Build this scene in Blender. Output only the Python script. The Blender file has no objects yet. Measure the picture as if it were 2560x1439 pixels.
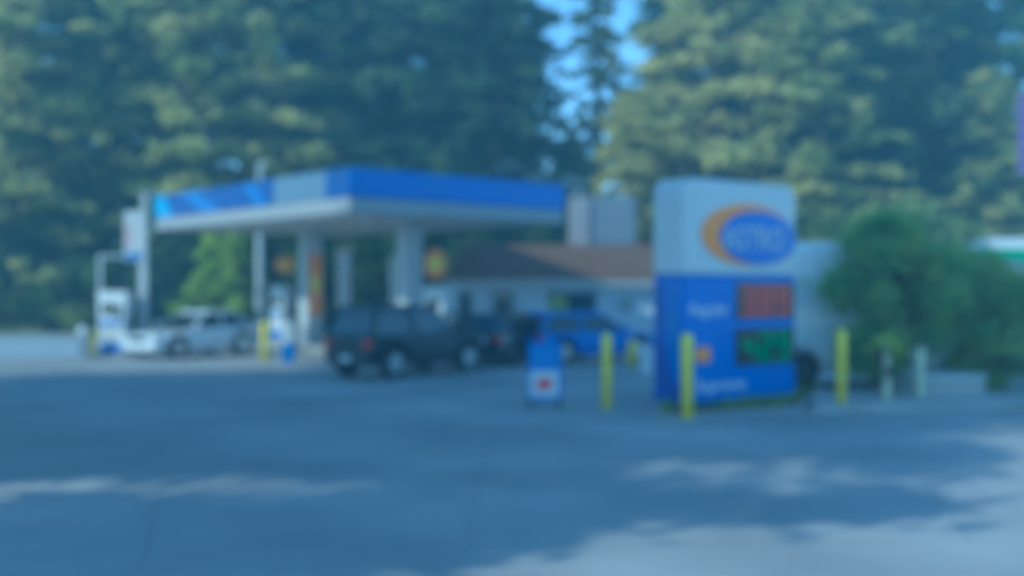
import bpy, bmesh, math, random
import numpy as np
from mathutils import Vector, Matrix
R = math.radians
scene = bpy.context.scene

# ---------------------------------------------------------------- camera, world, sun, exposure
CAMH, F = 2.1, 2766.0
cam_data = bpy.data.cameras.new("camera")
cam = bpy.data.objects.new("camera", cam_data)
scene.collection.objects.link(cam)
scene.camera = cam
cam.location = (0, 0, CAMH)
cam.rotation_euler = (R(90), 0, 0)
cam_data.sensor_width = 36
cam_data.lens = F / 2560 * 36
cam_data.clip_start = 0.05
cam_data.clip_end = 3000
cam_data.dof.use_dof = True            # the photograph is out of focus all over
cam_data.dof.focus_distance = 2.0
cam_data.dof.aperture_fstop = 1.45

SUN_EL = R(33)
TO_SUN = Vector((-0.84, -0.54, 0)).normalized() * math.cos(SUN_EL) + Vector((0, 0, math.sin(SUN_EL)))
world = bpy.data.worlds.new("World"); scene.world = world; world.use_nodes = True
nt = world.node_tree
sky = nt.nodes.new('ShaderNodeTexSky'); sky.sky_type = 'NISHITA'; sky.sun_disc = False
sky.sun_elevation = SUN_EL
sky.sun_rotation = math.atan2(TO_SUN.x, TO_SUN.y)
sky.air_density = 1.0; sky.dust_density = 0.0; sky.ozone_density = 2.5; sky.altitude = 2000
nt.links.new(sky.outputs[0], nt.nodes['Background'].inputs[0])
nt.nodes['Background'].inputs[1].default_value = 0.15
sun_d = bpy.data.lights.new("sun", 'SUN'); sun_d.energy = 2.4; sun_d.angle = R(0.53)
sun_d.color = (1.0, 0.90, 0.74)
sun = bpy.data.objects.new("sun", sun_d); scene.collection.objects.link(sun)
sun.rotation_euler = TO_SUN.to_track_quat('Z', 'Y').to_euler()
vs = scene.view_settings
vs.view_transform = 'Standard'; vs.look = 'None'; vs.gamma = 1; vs.use_curve_mapping = False
vs.exposure = 1.18
vs.use_white_balance = True            # the photograph is cast blue
vs.white_balance_temperature = 4850
vs.white_balance_tint = -14

# ---------------------------------------------------------------- helpers
COL = scene.collection
def K(px): return (px - 1280) / F
def G(px, py):
    D = CAMH * F / (py - 719.5); return Vector((K(px) * D, D, 0))
def P(px, D, z=0): return Vector((K(px) * D, D, z))
def Z(py, D): return CAMH + (719.5 - py) / F * D

def link(o, parent=None):
    COL.objects.link(o)
    if parent is not None: o.parent = parent
    return o
def tag(o, label=None, cat=None, group=None, kind=None):
    if label: o['label'] = label
    if cat: o['category'] = cat
    if group: o['group'] = group
    if kind: o['kind'] = kind
    return o
def thing(name, label, cat, loc=(0, 0, 0), rz=0, group=None):
    o = bpy.data.objects.new(name, None); o.empty_display_size = 0.3
    o.location = loc; o.rotation_euler = (0, 0, rz)
    return tag(link(o), label, cat, group)
def copy_tree(o, parent=None):
    c = o.copy(); COL.objects.link(c); c.parent = parent
    for ch in list(o.children): copy_tree(ch, c)
    return c

class MB:
    def __init__(s): s.v = []; s.f = []; s.m = []; s.mi = 0
    def add(s, vs_, fs_):
        b = len(s.v); s.v += [tuple(v) for v in vs_]
        for f in fs_: s.f.append([i + b for i in f]); s.m.append(s.mi)
        return s
    def box(s, x0, x1, y0, y1, z0, z1):
        return s.add([(x0,y0,z0),(x1,y0,z0),(x1,y1,z0),(x0,y1,z0),(x0,y0,z1),(x1,y0,z1),(x1,y1,z1),(x0,y1,z1)],
              [(0,3,2,1),(4,5,6,7),(0,1,5,4),(1,2,6,5),(2,3,7,6),(3,0,4,7)])
    def loft(s, secs, cap=True):
        n = len(secs[0]); vs_ = [p for sec in secs for p in sec]; fs = []
        for k in range(len(secs) - 1):
            for i in range(n):
                j = (i + 1) % n
                fs.append((k*n+i, k*n+j, (k+1)*n+j, (k+1)*n+i))
        if cap:
            fs.append(tuple(range(n))[::-1]); fs.append(tuple((len(secs)-1)*n + i for i in range(n)))
        return s.add(vs_, fs)
    def tube(s, pts, rs, n=10):
        pts = [Vector(p) for p in pts]
        if not hasattr(rs, '__len__'): rs = [rs] * len(pts)
        secs = []
        for k, p in enumerate(pts):
            a = pts[max(k-1, 0)]; b = pts[min(k+1, len(pts)-1)]
            d = (b - a).normalized()
            up = Vector((0, 0, 1)) if abs(d.z) < 0.95 else Vector((1, 0, 0))
            u = d.cross(up).normalized(); w = d.cross(u)
            secs.append([p + (u*math.cos(2*math.pi*i/n) + w*math.sin(2*math.pi*i/n)) * rs[k] for i in range(n)])
        return s.loft(secs)
    def prism(s, poly, y0, y1):
        """poly of (x,z); extruded along y"""
        return s.loft([[(x, y0, z) for x, z in poly], [(x, y1, z) for x, z in poly]])
    def build(s, name, mat, parent=None, bevel=0, smooth=False, seg=2):
        me = bpy.data.meshes.new(name); me.from_pydata(s.v, [], s.f)
        mats = mat if isinstance(mat, (list, tuple)) else [mat]
        for m in mats: me.materials.append(m)
        if len(mats) > 1: me.polygons.foreach_set('material_index', s.m)
        bm = bmesh.new(); bm.from_mesh(me); bmesh.ops.recalc_face_normals(bm, faces=bm.faces); bm.to_mesh(me); bm.free()
        if smooth:
            me.polygons.foreach_set('use_smooth', [True]*len(me.polygons))
        o = bpy.data.objects.new(name, me); link(o, parent)
        if bevel:
            b = o.modifiers.new('bevel', 'BEVEL'); b.width = bevel; b.segments = seg; b.limit_method = 'ANGLE'; b.angle_limit = R(35)
        return o

def mat(name, col, rough=0.6, metal=0.0, var=0.0, scale=4.0, bump=0.0, bscale=30.0, emit=None, es=0.0, coat=0.0, spec=0.5):
    m = bpy.data.materials.new(name); m.use_nodes = True
    n = m.node_tree; b = n.nodes['Principled BSDF']
    b.inputs['Base Color'].default_value = (*col, 1); b.inputs['Roughness'].default_value = rough
    b.inputs['Metallic'].default_value = metal; b.inputs['Coat Weight'].default_value = coat
    b.inputs['Specular IOR Level'].default_value = spec
    if var > 0:
        tc = n.nodes.new('ShaderNodeTexCoord'); nz = n.nodes.new('ShaderNodeTexNoise')
        nz.inputs['Scale'].default_value = scale; nz.inputs['Detail'].default_value = 6; nz.inputs['Roughness'].default_value = 0.65
        n.links.new(tc.outputs['Object'], nz.inputs['Vector'])
        r = n.nodes.new('ShaderNodeValToRGB')
        r.color_ramp.elements[0].position = 0.3; r.color_ramp.elements[1].position = 0.7
        r.color_ramp.elements[0].color = (*[c * (1 - var) for c in col], 1)
        r.color_ramp.elements[1].color = (*[min(1, c * (1 + var)) for c in col], 1)
        n.links.new(nz.outputs[0], r.inputs[0]); n.links.new(r.outputs[0], b.inputs['Base Color'])
    if bump > 0:
        tc2 = n.nodes.new('ShaderNodeTexCoord'); n2 = n.nodes.new('ShaderNodeTexNoise')
        n2.inputs['Scale'].default_value = bscale; n2.inputs['Detail'].default_value = 4
        bp = n.nodes.new('ShaderNodeBump'); bp.inputs['Strength'].default_value = bump; bp.inputs['Distance'].default_value = 0.02
        n.links.new(tc2.outputs['Object'], n2.inputs['Vector']); n.links.new(n2.outputs[0], bp.inputs['Height'])
        n.links.new(bp.outputs[0], b.inputs['Normal'])
    if emit:
        b.inputs['Emission Color'].default_value = (*emit, 1); b.inputs['Emission Strength'].default_value = es
    return m

M = {}
M['white'] = mat('white_paint', (.78,.79,.80), .35, var=.05, scale=2)
M['white_panel'] = mat('white_panel', (.58,.60,.61), .3, var=.04, scale=1.5)
M['cream'] = mat('cream_trim', (.62,.60,.55), .6, var=.08)
M['blue'] = mat('blue_panel', (.003,.13,.58), .3, var=.06, scale=1.2)
M['blue_sun_side'] = mat('blue_panel_darkened', (.003,.055,.28), .4, var=.1, scale=1.0)  # canopy blue darkened to offset the sun on its lit left side
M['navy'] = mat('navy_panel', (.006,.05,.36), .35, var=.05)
M['sky_blue'] = mat('light_blue_panel', (.015,.15,.50), .3)
M['cyan'] = mat('cyan_panel', (.03,.30,.62), .3)
M['orange'] = mat('orange_panel', (.95,.30,.03), .4, var=.05)
M['yellow'] = mat('yellow_paint', (.92,.74,.05), .45, var=.12, scale=9)
M['grey'] = mat('grey_metal', (.32,.34,.36), .45, metal=.3, var=.1)
M['dark'] = mat('dark_plastic', (.03,.032,.035), .5, var=.1)
M['black'] = mat('black_screen', (.012,.012,.014), .2)
M['rubber'] = mat('tyre_rubber', (.022,.022,.024), .85, var=.15, scale=20)
M['rim'] = mat('alloy_rim', (.5,.51,.53), .3, metal=.9)
M['glass'] = mat('dark_glass', (.02,.03,.04), .06, spec=.8)
M['lampglass'] = mat('lamp_glass', (.75,.78,.8), .1, coat=.5)
M['redlamp'] = mat('tail_lamp', (.45,.02,.02), .2, coat=.5)
M['soffit'] = mat('soffit_panels', (.80,.77,.70), .55, var=.05)
M['column'] = mat('column_cladding', (.50,.52,.54), .5, var=.08)
M['shingle'] = mat('brown_shingles', (.15,.085,.05), .85, var=.3, scale=12, bump=.6, bscale=40)
M['wall'] = mat('pale_wall', (.55,.60,.66), .75, var=.08, scale=3, bump=.15)
M['conc'] = mat('concrete', (.40,.39,.37), .85, var=.15, scale=1.4, bump=.25)
M['kerb'] = mat('kerb_concrete', (.36,.35,.33), .85, var=.2, scale=5, bump=.3)
M['bark'] = mat('bark', (.085,.065,.05), .9, var=.35, scale=8, bump=.8, bscale=14)
M['pale_bark'] = mat('pale_wood', (.62,.60,.40), .85, var=.25, scale=8, bump=.5)
M['led_red'] = mat('led_red', (.22,.02,.03), .4, emit=(1, .05, .06), es=.10)
M['led_green'] = mat('led_green', (.01,.20,.09), .4, emit=(.04, 1, .25), es=.05)
M['green'] = mat('green_panel', (.02,.36,.12), .4)
M['purple'] = mat('purple_fabric', (.16,.12,.30), .7, var=.1)
M['red'] = mat('red_print', (.65,.03,.06), .5)
M['grey_wall'] = mat('grey_wall', (.15,.19,.25), .7, var=.1)

def ground_mat(name, c0, c1, patch=.35):
    m = bpy.data.materials.new(name); m.use_nodes = True; n = m.node_tree; b = n.nodes['Principled BSDF']
    tc = n.nodes.new('ShaderNodeTexCoord')
    big = n.nodes.new('ShaderNodeTexNoise'); big.inputs['Scale'].default_value = patch; big.inputs['Detail'].default_value = 5
    fine = n.nodes.new('ShaderNodeTexNoise'); fine.inputs['Scale'].default_value = 40; fine.inputs['Detail'].default_value = 3
    vo = n.nodes.new('ShaderNodeTexVoronoi'); vo.feature = 'DISTANCE_TO_EDGE'; vo.inputs['Scale'].default_value = .23
    wn = n.nodes.new('ShaderNodeTexNoise'); wn.inputs['Scale'].default_value = 1.1; wn.inputs['Detail'].default_value = 6
    mixv = n.nodes.new('ShaderNodeMix'); mixv.data_type = 'VECTOR'; mixv.inputs[0].default_value = .18
    for t in (big, fine, wn): n.links.new(tc.outputs['Object'], t.inputs['Vector'])
    n.links.new(tc.outputs['Object'], mixv.inputs[4]); n.links.new(wn.outputs[1], mixv.inputs[5])
    n.links.new(mixv.outputs[1], vo.inputs['Vector'])
    r = n.nodes.new('ShaderNodeValToRGB'); r.color_ramp.elements[0].position = .35; r.color_ramp.elements[1].position = .68
    r.color_ramp.elements[0].color = (*c0, 1); r.color_ramp.elements[1].color = (*c1, 1)
    n.links.new(big.outputs[0], r.inputs[0])
    mx = n.nodes.new('ShaderNodeMix'); mx.data_type = 'RGBA'; mx.blend_type = 'MULTIPLY'; mx.inputs[0].default_value = .5
    fr = n.nodes.new('ShaderNodeValToRGB'); fr.color_ramp.elements[0].position = .3; fr.color_ramp.elements[0].color = (.55,.55,.55,1)
    fr.color_ramp.elements[1].position = .7
    n.links.new(fine.outputs[0], fr.inputs[0]); n.links.new(r.outputs[0], mx.inputs[6]); n.links.new(fr.outputs[0], mx.inputs[7])
    cr = n.nodes.new('ShaderNodeValToRGB'); cr.color_ramp.elements[0].position = .0; cr.color_ramp.elements[0].color = (.75,.75,.75,1)
    cr.color_ramp.elements[1].position = .004
    n.links.new(vo.outputs[0], cr.inputs[0])
    m2 = n.nodes.new('ShaderNodeMix'); m2.data_type = 'RGBA'; m2.blend_type = 'MULTIPLY'; m2.inputs[0].default_value = 1
    n.links.new(mx.outputs[2], m2.inputs[6]); n.links.new(cr.outputs[0], m2.inputs[7])
    n.links.new(m2.outputs[2], b.inputs['Base Color']); b.inputs['Roughness'].default_value = .88
    bp = n.nodes.new('ShaderNodeBump'); bp.inputs['Strength'].default_value = .4; bp.inputs['Distance'].default_value = .01
    n.links.new(fine.outputs[0], bp.inputs['Height']); n.links.new(bp.outputs[0], b.inputs['Normal'])
    return m
M['asphalt'] = ground_mat('asphalt', (.27,.275,.28), (.42,.42,.41))
M['forecourt'] = ground_mat('forecourt_concrete', (.30,.30,.29), (.40,.39,.37))
M['earth'] = ground_mat('earth', (.05,.055,.03), (.09,.08,.05), .2)

def leaf_mat(name, dark, light, trans=.35, scale=.45):
    m = bpy.data.materials.new(name); m.use_nodes = True; n = m.node_tree; b = n.nodes['Principled BSDF']
    tc = n.nodes.new('ShaderNodeTexCoord'); oi = n.nodes.new('ShaderNodeObjectInfo')
    nz = n.nodes.new('ShaderNodeTexNoise'); nz.inputs['Scale'].default_value = scale; nz.inputs['Detail'].default_value = 5
    nz.inputs['Roughness'].default_value = .7
    n.links.new(tc.outputs['Object'], nz.inputs['Vector'])
    ad = n.nodes.new('ShaderNodeMath'); ad.operation = 'MULTIPLY_ADD'; ad.inputs[1].default_value = .16; 
    n.links.new(oi.outputs['Random'], ad.inputs[0]); n.links.new(nz.outputs[0], ad.inputs[2])
    r = n.nodes.new('ShaderNodeValToRGB'); r.color_ramp.elements[0].position = .46; r.color_ramp.elements[1].position = .66
    r.color_ramp.elements[0].color = (*dark, 1); r.color_ramp.elements[1].color = (*light, 1)
    n.links.new(ad.outputs[0], r.inputs[0]); n.links.new(r.outputs[0], b.inputs['Base Color'])
    b.inputs['Roughness'].default_value = .6; b.inputs['Specular IOR Level'].default_value = .3
    tr = n.nodes.new('ShaderNodeBsdfTranslucent'); n.links.new(r.outputs[0], tr.inputs['Color'])
    mx = n.nodes.new('ShaderNodeMixShader'); mx.inputs[0].default_value = trans
    out = n.nodes['Material Output']
    n.links.new(b.outputs[0], mx.inputs[1]); n.links.new(tr.outputs[0], mx.inputs[2]); n.links.new(mx.outputs[0], out.inputs[0])
    return m
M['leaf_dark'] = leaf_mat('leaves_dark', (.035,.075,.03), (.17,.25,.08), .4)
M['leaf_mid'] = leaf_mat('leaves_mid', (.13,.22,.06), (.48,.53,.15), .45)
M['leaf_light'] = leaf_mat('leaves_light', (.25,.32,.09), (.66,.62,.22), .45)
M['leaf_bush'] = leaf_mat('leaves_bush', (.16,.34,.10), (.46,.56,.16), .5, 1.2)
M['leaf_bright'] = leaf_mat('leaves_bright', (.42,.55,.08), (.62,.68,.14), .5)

# ---------------------------------------------------------------- setting: ground
def sheet(name, m, poly, z, th=None):
    mb = MB()
    if th: mb.loft([[(x, y, z - th) for x, y in poly], [(x, y, z) for x, y in poly]])
    else: mb.add([(x, y, z) for x, y in poly], [tuple(range(len(poly)))])
    o = mb.build(name, m); o['kind'] = 'structure'; return o
sheet('ground', M['earth'], [(-400,-300),(400,-300),(400,900),(-400,900)], -.008)
sheet('road', M['asphalt'], [(-120,-60),(120,-60),(120,27.6),(-120,29.2)], -.004)
sheet('station_forecourt', M['forecourt'], [(-34,28.2),(9,27.4),(30,27.2),(30,46.5),(-34,46.5)], 0)

# ---------------------------------------------------------------- station canopy
CO = (-4.26, 29.4); CR = math.atan2(.662, .75); CL, CW = 12.4, 7.85      # local x along right fascia, y along left fascia
CT, CB, CS = 5.31, 4.52, 4.12
def canopy_pt(x, y, z=0):
    c, s = math.cos(CR), math.sin(CR)
    return Vector((CO[0] + c*x - s*y, CO[1] + s*x + c*y, z))
can = thing('station_canopy', 'long blue and white fuel station canopy on two grey columns', 'canopy', (CO[0], CO[1], 0), CR)
MB().box(.10, CW-.10, .10, CL-.10, CS+.02, CT-.12).build('canopy_deck', M['soffit'], can)
mb = MB(); mb.box(0, CW, 0, .09, CS, CB); mb.box(0, CW, CL-.09, CL, CS, CB); mb.box(0, .09, .09, CL-.09, CS, CB); mb.box(CW-.09, CW, .09, CL-.09, CS, CB)
mb.build('fascia_band', mat('band_white', (.33,.34,.35), .5, var=.05), can, bevel=.015)
def swoosh(name, x0, x1, w0, w1, m):           # slanting light shapes on the left fascia, local y runs along it
    mb = MB(); zb, zt = CB+.03, CT-.03
    mb.loft([[(-.036, x0, zb), (-.036, x1, zb), (-.036, w1, zt), (-.036, w0, zt)], [(-.024, x0, zb), (-.024, x1, zb), (-.024, w1, zt), (-.024, w0, zt)]])
    return mb.build(name, m, can)
MB().box(-.03, CW+.02, -.03, .085, CB, CT).build('front_fascia_panel', M['blue'], can, bevel=.06, seg=3)
mb = MB(); mb.box(-.022, .08, .09, 1.27, CB, CT-.002); mb.build('fascia_panel', M['blue_sun_side'], can, bevel=.01)
MB().box(-.018, .08, 1.275, 4.10, CB, CT+.004).build('fascia_panel', mat('grey_blue_panel', (.13,.20,.29), .4), can, bevel=.01)['label'] = 'plain grey blue stretch of fascia'
MB().box(-.022, .08, 4.105, CL+.02, CB, CT-.002).build('fascia_panel', M['blue_sun_side'], can, bevel=.03)
MB().box(CW-.08, CW+.022, .09, CL, CB, CT-.002).build('fascia_panel', M['blue'], can, bevel=.03)
MB().box(0, CW-.09, CL-.08, CL+.018, CB, CT-.004).build('fascia_panel', M['blue'], can, bevel=.02)
swoosh('fascia_stripe', 10.9, 12.35, 11.7, 12.37, M['cyan'])
swoosh('fascia_stripe', 7.4, 8.7, 9.3, 10.3, M['sky_blue'])
swoosh('fascia_stripe', 4.5, 5.1, 5.4, 5.9, M['sky_blue'])
mb = MB()
for i in range(1, 20): mb.box(.12, CW-.12, i*CL/20-.006, i*CL/20+.006, CS+.012, CS+.021)
mb.build('soffit_seams', M['grey'], can)
for s_ in (1.6, 4.6, 7.8, 10.8):
    for t_ in (1.9, 5.9):
        l = MB().box(t_-.28, t_+.28, s_-.28, s_+.28, CS-.05, CS+.018).build('ceiling_light', M['white'], can, bevel=.01)
        MB().box(t_-.22, t_+.22, s_-.22, s_+.22, CS-.058, CS-.05).build('lens', M['lampglass'], l)
for s_ in (2.8, 8.6):
    c = MB().box(3.63, 4.23, s_-.30, s_+.30, .15, CS+.01).build('column', M['column'], can, bevel=.03)
    MB().box(3.60, 4.26, s_-.33, s_+.33, .15, .75).build('column_base', M['grey'], c, bevel=.02)
isl = MB().loft([[(3.1, -.1, 0), (4.75, -.1, 0), (4.75, 12.2, 0), (3.1, 12.2, 0)], [(3.12, -.08, .15), (4.73, -.08, .15), (4.73, 12.18, .15), (3.12, 12.18, .15)]]).build('pump_island', M['kerb'], None, bevel=.03)
isl.location = (CO[0], CO[1], 0); isl.rotation_euler.z = CR
tag(isl, 'long raised concrete pump island under the canopy', 'pump island')

ban = thing('column_banner', 'tall narrow orange banner hanging on the farther canopy column', 'banner', canopy_pt(3.93, 8.6), CR)
MB().box(-.25, .25, -.345, -.335, 1.15, 3.25).build('banner_cloth', M['orange'], ban)
MB().box(-.27, .27, -.355, -.305, 3.25, 3.29).build('rail', M['grey'], ban)
MB().box(-.27, .27, -.355, -.305, 1.11, 1.15).build('rail', M['grey'], ban)
MB().box(-.18, .18, -.352, -.347, 2.0, 2.5).build('printed_patch', M['yellow'], ban)

# ---------------------------------------------------------------- fuel pumps
def make_pump(label):
    t = thing('fuel_pump', label, 'fuel pump')
    MB().box(-.50, .50, -.30, .30, 0, .12).build('plinth', M['kerb'], t, bevel=.02)
    c = MB()
    c.loft([[(-.42,-.26,.12),(.42,-.26,.12),(.42,.26,.12),(-.42,.26,.12)], [(-.44,-.27,1.0),(.44,-.27,1.0),(.44,.27,1.0),(-.44,.27,1.0)], [(-.50,-.25,1.75),(.50,-.25,1.75),(.50,.25,1.75),(-.50,.25,1.75)], [(-.52,-.22,2.0),(.52,-.22,2.0),(.52,.22,2.0),(-.52,.22,2.0)]])
    c.build('cabinet', M['white_panel'], t, bevel=.03)
    MB().box(-.38, .38, -.283, .283, .14, .42).build('kick_panel', M['blue'], t, bevel=.01)
    for sg in (-1, 1):
        s0, s1 = sorted((sg*.270, sg*.300))
        MB().box(-.30, .10, s0, s1, 1.32, 1.62).build('display_screen', M['black'], t, bevel=.01)
        MB().box(.16, .34, s0, s1, 1.20, 1.55).build('keypad', M['dark'], t, bevel=.01)
        MB().box(-.36, .36, s0, s1, .96, 1.12).build('grade_buttons', M['sky_blue'], t, bevel=.01)
        nz = MB().box(sg*.60-.04, sg*.60+.04, -.05, .05, 1.05, 1.32)
        nz.tube([(sg*.60, -.02, 1.1), (sg*.62, -.08, .98), (sg*.60, -.12, .86)], [.018,.016,.012])
        n_ = nz.build('nozzle', M['dark'], t, bevel=.012)
        MB().box(sg*.54-.05, sg*.54+.05, -.09, .09, .92, 1.04).build('nozzle_holster', M['grey'], t, bevel=.01)
        MB().tube([(sg*.50, 0, 1.9), (sg*.74, 0, 1.75), (sg*.86, -.02, 1.2), (sg*.80, -.03, .62), (sg*.68, -.03, .55), (sg*.61, 0, 1.06)], .016, 8).build('hose', M['rubber'], t, smooth=True)
    return t
pump = make_pump('white and blue fuel pump at the near end of the island, behind the dark suv')
pump.location = canopy_pt(3.93, 1.26, .15); pump.rotation_euler.z = CR + R(90)
pump['group'] = 'fuel pumps'
p2 = copy_tree(pump); p2.location = canopy_pt(3.93, 10.5, .15)
p2['label'] = 'white and blue fuel pump at the far end of the island, beside the banner column'
p3 = copy_tree(pump); p3.location = P(290, 34.2, .0); p3.rotation_euler.z = R(-12)
p3['label'] = 'white fuel pump under a tall steel frame, out beyond the canopy'
def oval_pts(cx, cz, rx, rz, n=32): return [(cx + rx*math.cos(2*math.pi*i/n), cz + rz*math.sin(2*math.pi*i/n)) for i in range(n)]
def pump_topper(px, D, label, zc, rx=.38, rz=.28):
    t = thing('pump_topper', label, 'topper sign', P(px, D, 0), R(8), 'orange signs over the pumps')
    MB().prism(oval_pts(0, zc, rx, rz), -.04, .04).build('oval_sign', M['orange'], t, bevel=.01)
    MB().prism(oval_pts(0, zc, rx*.62, rz*.42), -.046, -.041).build('oval_centre', M['yellow'], t)
    MB().box(-.02, .02, -.02, .02, 2.13, zc-rz+.02).build('stem', M['grey'], t)
q = canopy_pt(3.93, 10.5); pump_topper(1280 + F*q.x/q.y + 5, q.y, 'orange oval sign over the far pump', Z(662, q.y))
q = canopy_pt(3.93, 1.26); pump_topper(1280 + F*q.x/q.y - 12, q.y, 'orange oval sign over the pump behind the suv', Z(660, q.y), .33, .46)

fr = thing('sign_frame', 'grey steel frame with a tall pole rising over the outer pump', 'frame', P(302, 34.6), R(-4))
for xx in (-.66, .64):
    MB().box(xx-.05, xx+.05, -.05, .05, 0, 3.05 if xx < 0 else 2.95).build('upright', M['column'], fr, bevel=.01)
MB().box(-.71, .69, -.045, .045, 3.05, 3.13).build('crossbar', M['column'], fr, bevel=.01)
MB().box(.70, .86, -.08, .08, 0, 5.0).build('pole', M['column'], fr, bevel=.02)
MB().box(.45, 1.25, -.05, .05, 5.0, 5.08).build('top_arm', M['grey'], fr, bevel=.01)
fs = thing('flag_sign', 'tall white panel sign hung on the pole left of the canopy', 'sign', P(338, 34.55, 0), R(-4))
MB().box(-.33, .30, -.06, .06, Z(652, 34.5), Z(528, 34.5)).build('panel', M['white_panel'], fs, bevel=.02)
MB().box(-.27, -.08, -.066, -.061, Z(620, 34.5), Z(560, 34.5)).build('printed_patch', mat('dusty_pink', (.55,.38,.42), .5), fs)
MB().box(-.30, .27, -.066, -.061, Z(648, 34.5), Z(632, 34.5)).build('lower_stripe', M['sky_blue'], fs)

# ---------------------------------------------------------------- price sign
SO = (2.91, 18.7); SR = math.atan2(.608, .794); SE = (math.cos(SR), math.sin(SR))
def su(px, py):
    k = K(px); u = (k*SO[1] - SO[0]) / (SE[0] - k*SE[1]); D = SO[1] + u*SE[1]
    return u, Z(py, D)
SW, ST, SH, SM = 2.96, .75, 3.98, 2.32
sg = thing('price_sign', 'big free standing white and blue price sign with an oval emblem', 'price sign', (SO[0], SO[1], 0), SR)
r = .26
arc = lambda cx, cz, a0, a1: [(cx + r*math.cos(R(a)), cz + r*math.sin(R(a))) for a in range(a0, a1+1, 15)]
MB().prism([(0, SM), (SW, SM)] + arc(SW-r, SH-r, 0, 90) + arc(r, SH-r, 90, 180), 0, ST).build('upper_cabinet', M['white_panel'], sg, bevel=.05, seg=3)
MB().box(0, SW, .0, ST, .10, SM-.002).build('lower_cabinet', M['blue'], sg, bevel=.05, seg=3)
MB().box(.05, SW-.05, .06, ST-.06, 0, .10).build('plinth', M['kerb'], sg)
mb = MB()   # lighter swoosh on the side face
mb.loft([[(x, y, z) for y, z in ((.05,.55),(.30,1.05),(.42,1.75),(.22,1.75),(.10,1.25),(.05,1.0))] for x in (-.008, -.003)])
mb.build('side_swoosh', M['sky_blue'], sg)
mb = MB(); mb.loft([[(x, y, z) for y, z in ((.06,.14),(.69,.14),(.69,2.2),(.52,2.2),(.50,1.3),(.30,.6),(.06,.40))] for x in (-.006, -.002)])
mb.build('side_navy_panel', M['navy'], sg)  # navy part of the side face
def ell(name, m, c, rpx, rpy, y0, y1):
    u, z = su(*c); ul, _ = su(c[0]-rpx, c[1]); ur, _ = su(c[0]+rpx, c[1]); _, zt = su(c[0], c[1]-rpy); _, zb = su(c[0], c[1]+rpy)
    return MB().prism(oval_pts((ul+ur)/2, (zt+zb)/2, (ur-ul)/2, (zt-zb)/2, 48), y0, y1).build(name, m, sg, bevel=.008)
ell('emblem_ring', M['orange'], (1866, 587), 114, 77, -.03, 0)
ell('emblem_oval', M['blue'], (1890, 595), 94, 67, -.055, -.031)
def text(name, body, size, m, parent, x, z, y, width=None, bold=0.0, ext=.008):
    cu = bpy.data.curves.new(name, 'FONT'); cu.body = body; cu.size = size; cu.extrude = ext; cu.align_x = 'CENTER'; cu.align_y = 'CENTER'; cu.offset = bold
    tmp = bpy.data.objects.new(name, cu); COL.objects.link(tmp)
    dg = bpy.context.evaluated_depsgraph_get(); me = bpy.data.meshes.new_from_object(tmp.evaluated_get(dg))
    bpy.data.objects.remove(tmp)
    me.materials.clear(); me.materials.append(m)
    o = bpy.data.objects.new(name, me); link(o, parent)
    o.location = (x, y, z); o.rotation_euler = (R(90), 0, 0)
    if width:
        w = max(v.co.x for v in me.vertices) - min(v.co.x for v in me.vertices); s = width / w; 
        for v in me.vertices: v.co.x *= s
    return o
u0, z0 = su(1802, 597); u1, _ = su(1955, 597)
text('emblem_lettering', 'ASTRO', .58, M['white_panel'], sg, (u0+u1)/2, z0, -.064, u1-u0-.02, .0)
def rect(name, m, x0, y0_, x1, y1_, a, b, par=None, bev=.006):
    ua, za = su(x0, y0_); ub, zb = su(x1, y1_)
    return MB().box(ua, ub, a, b, min(za, zb), max(za, zb)).build(name, m, par or sg, bevel=bev), (ua+ub)/2, (za+zb)/2, ub-ua, abs(za-zb)
ld, cu_, cz_, w_, h_ = rect('price_display', M['black'], 1838, 706, 1984, 794, -.02, 0)
seg = {'0':'abcdef','1':'bc','2':'abged','3':'abgcd','4':'fgbc','5':'afgcd','6':'afgecd','7':'abc','8':'abcdefg','9':'abcdfg'}
def digits(s, cx, cz, w, h, m, par, y):
    n = len(s.replace('.', '')); cw = w / n; mb = MB(); x = cx - w/2 + cw/2; t = h*.13
    for ch in s:
        if ch == '.':
            mb.box(x-cw/2-t*.4, x-cw/2+t*.4, y, y+.006, cz-h/2, cz-h/2+t*.8); continue
        a, b = x-cw*.36, x+cw*.36; zt, zm, zb = cz+h/2, cz, cz-h/2
        S = {'a':(a,b,zt-t,zt),'g':(a,b,zm-t/2,zm+t/2),'d':(a,b,zb,zb+t),'f':(a,a+t,zm+t*.6,zt-t*1.1),'b':(b-t,b,zm+t*.6,zt-t*1.1),'e':(a,a+t,zb+t*1.1,zm-t*.6),'c':(b-t,b,zb+t*1.1,zm-t*.6)}
        for k in seg[ch]: x0, x1, za, zb_ = S[k]; mb.box(x0, x1, y, y+.006, za, zb_)
        x += cw
    return mb.build('digits', m, par)
digits('3.89', cu_, cz_, w_*.88, h_*.76, M['led_red'], ld, -.028)
ld2, cu_, cz_, w_, h_ = rect('price_display', M['black'], 1838, 822, 1984, 905, -.02, 0)
digits('4.29', cu_, cz_, w_*.88, h_*.76, M['led_green'], ld2, -.028)
def lab(body, px, py, wpx, size, m='white'):
    u, z = su(px, py); a, _ = su(px-wpx/2, py); b, _ = su(px+wpx/2, py)
    return text('grade_lettering', body, size, M[m], sg, u, z, -.008, b-a)
lab('Regular', 1772, 774, 96, .27)
lab('Supreme', 1803, 962, 122, .29)
rect('orange_patch', M['orange'], 1738, 868, 1775, 904, -.012, 0)

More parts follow.
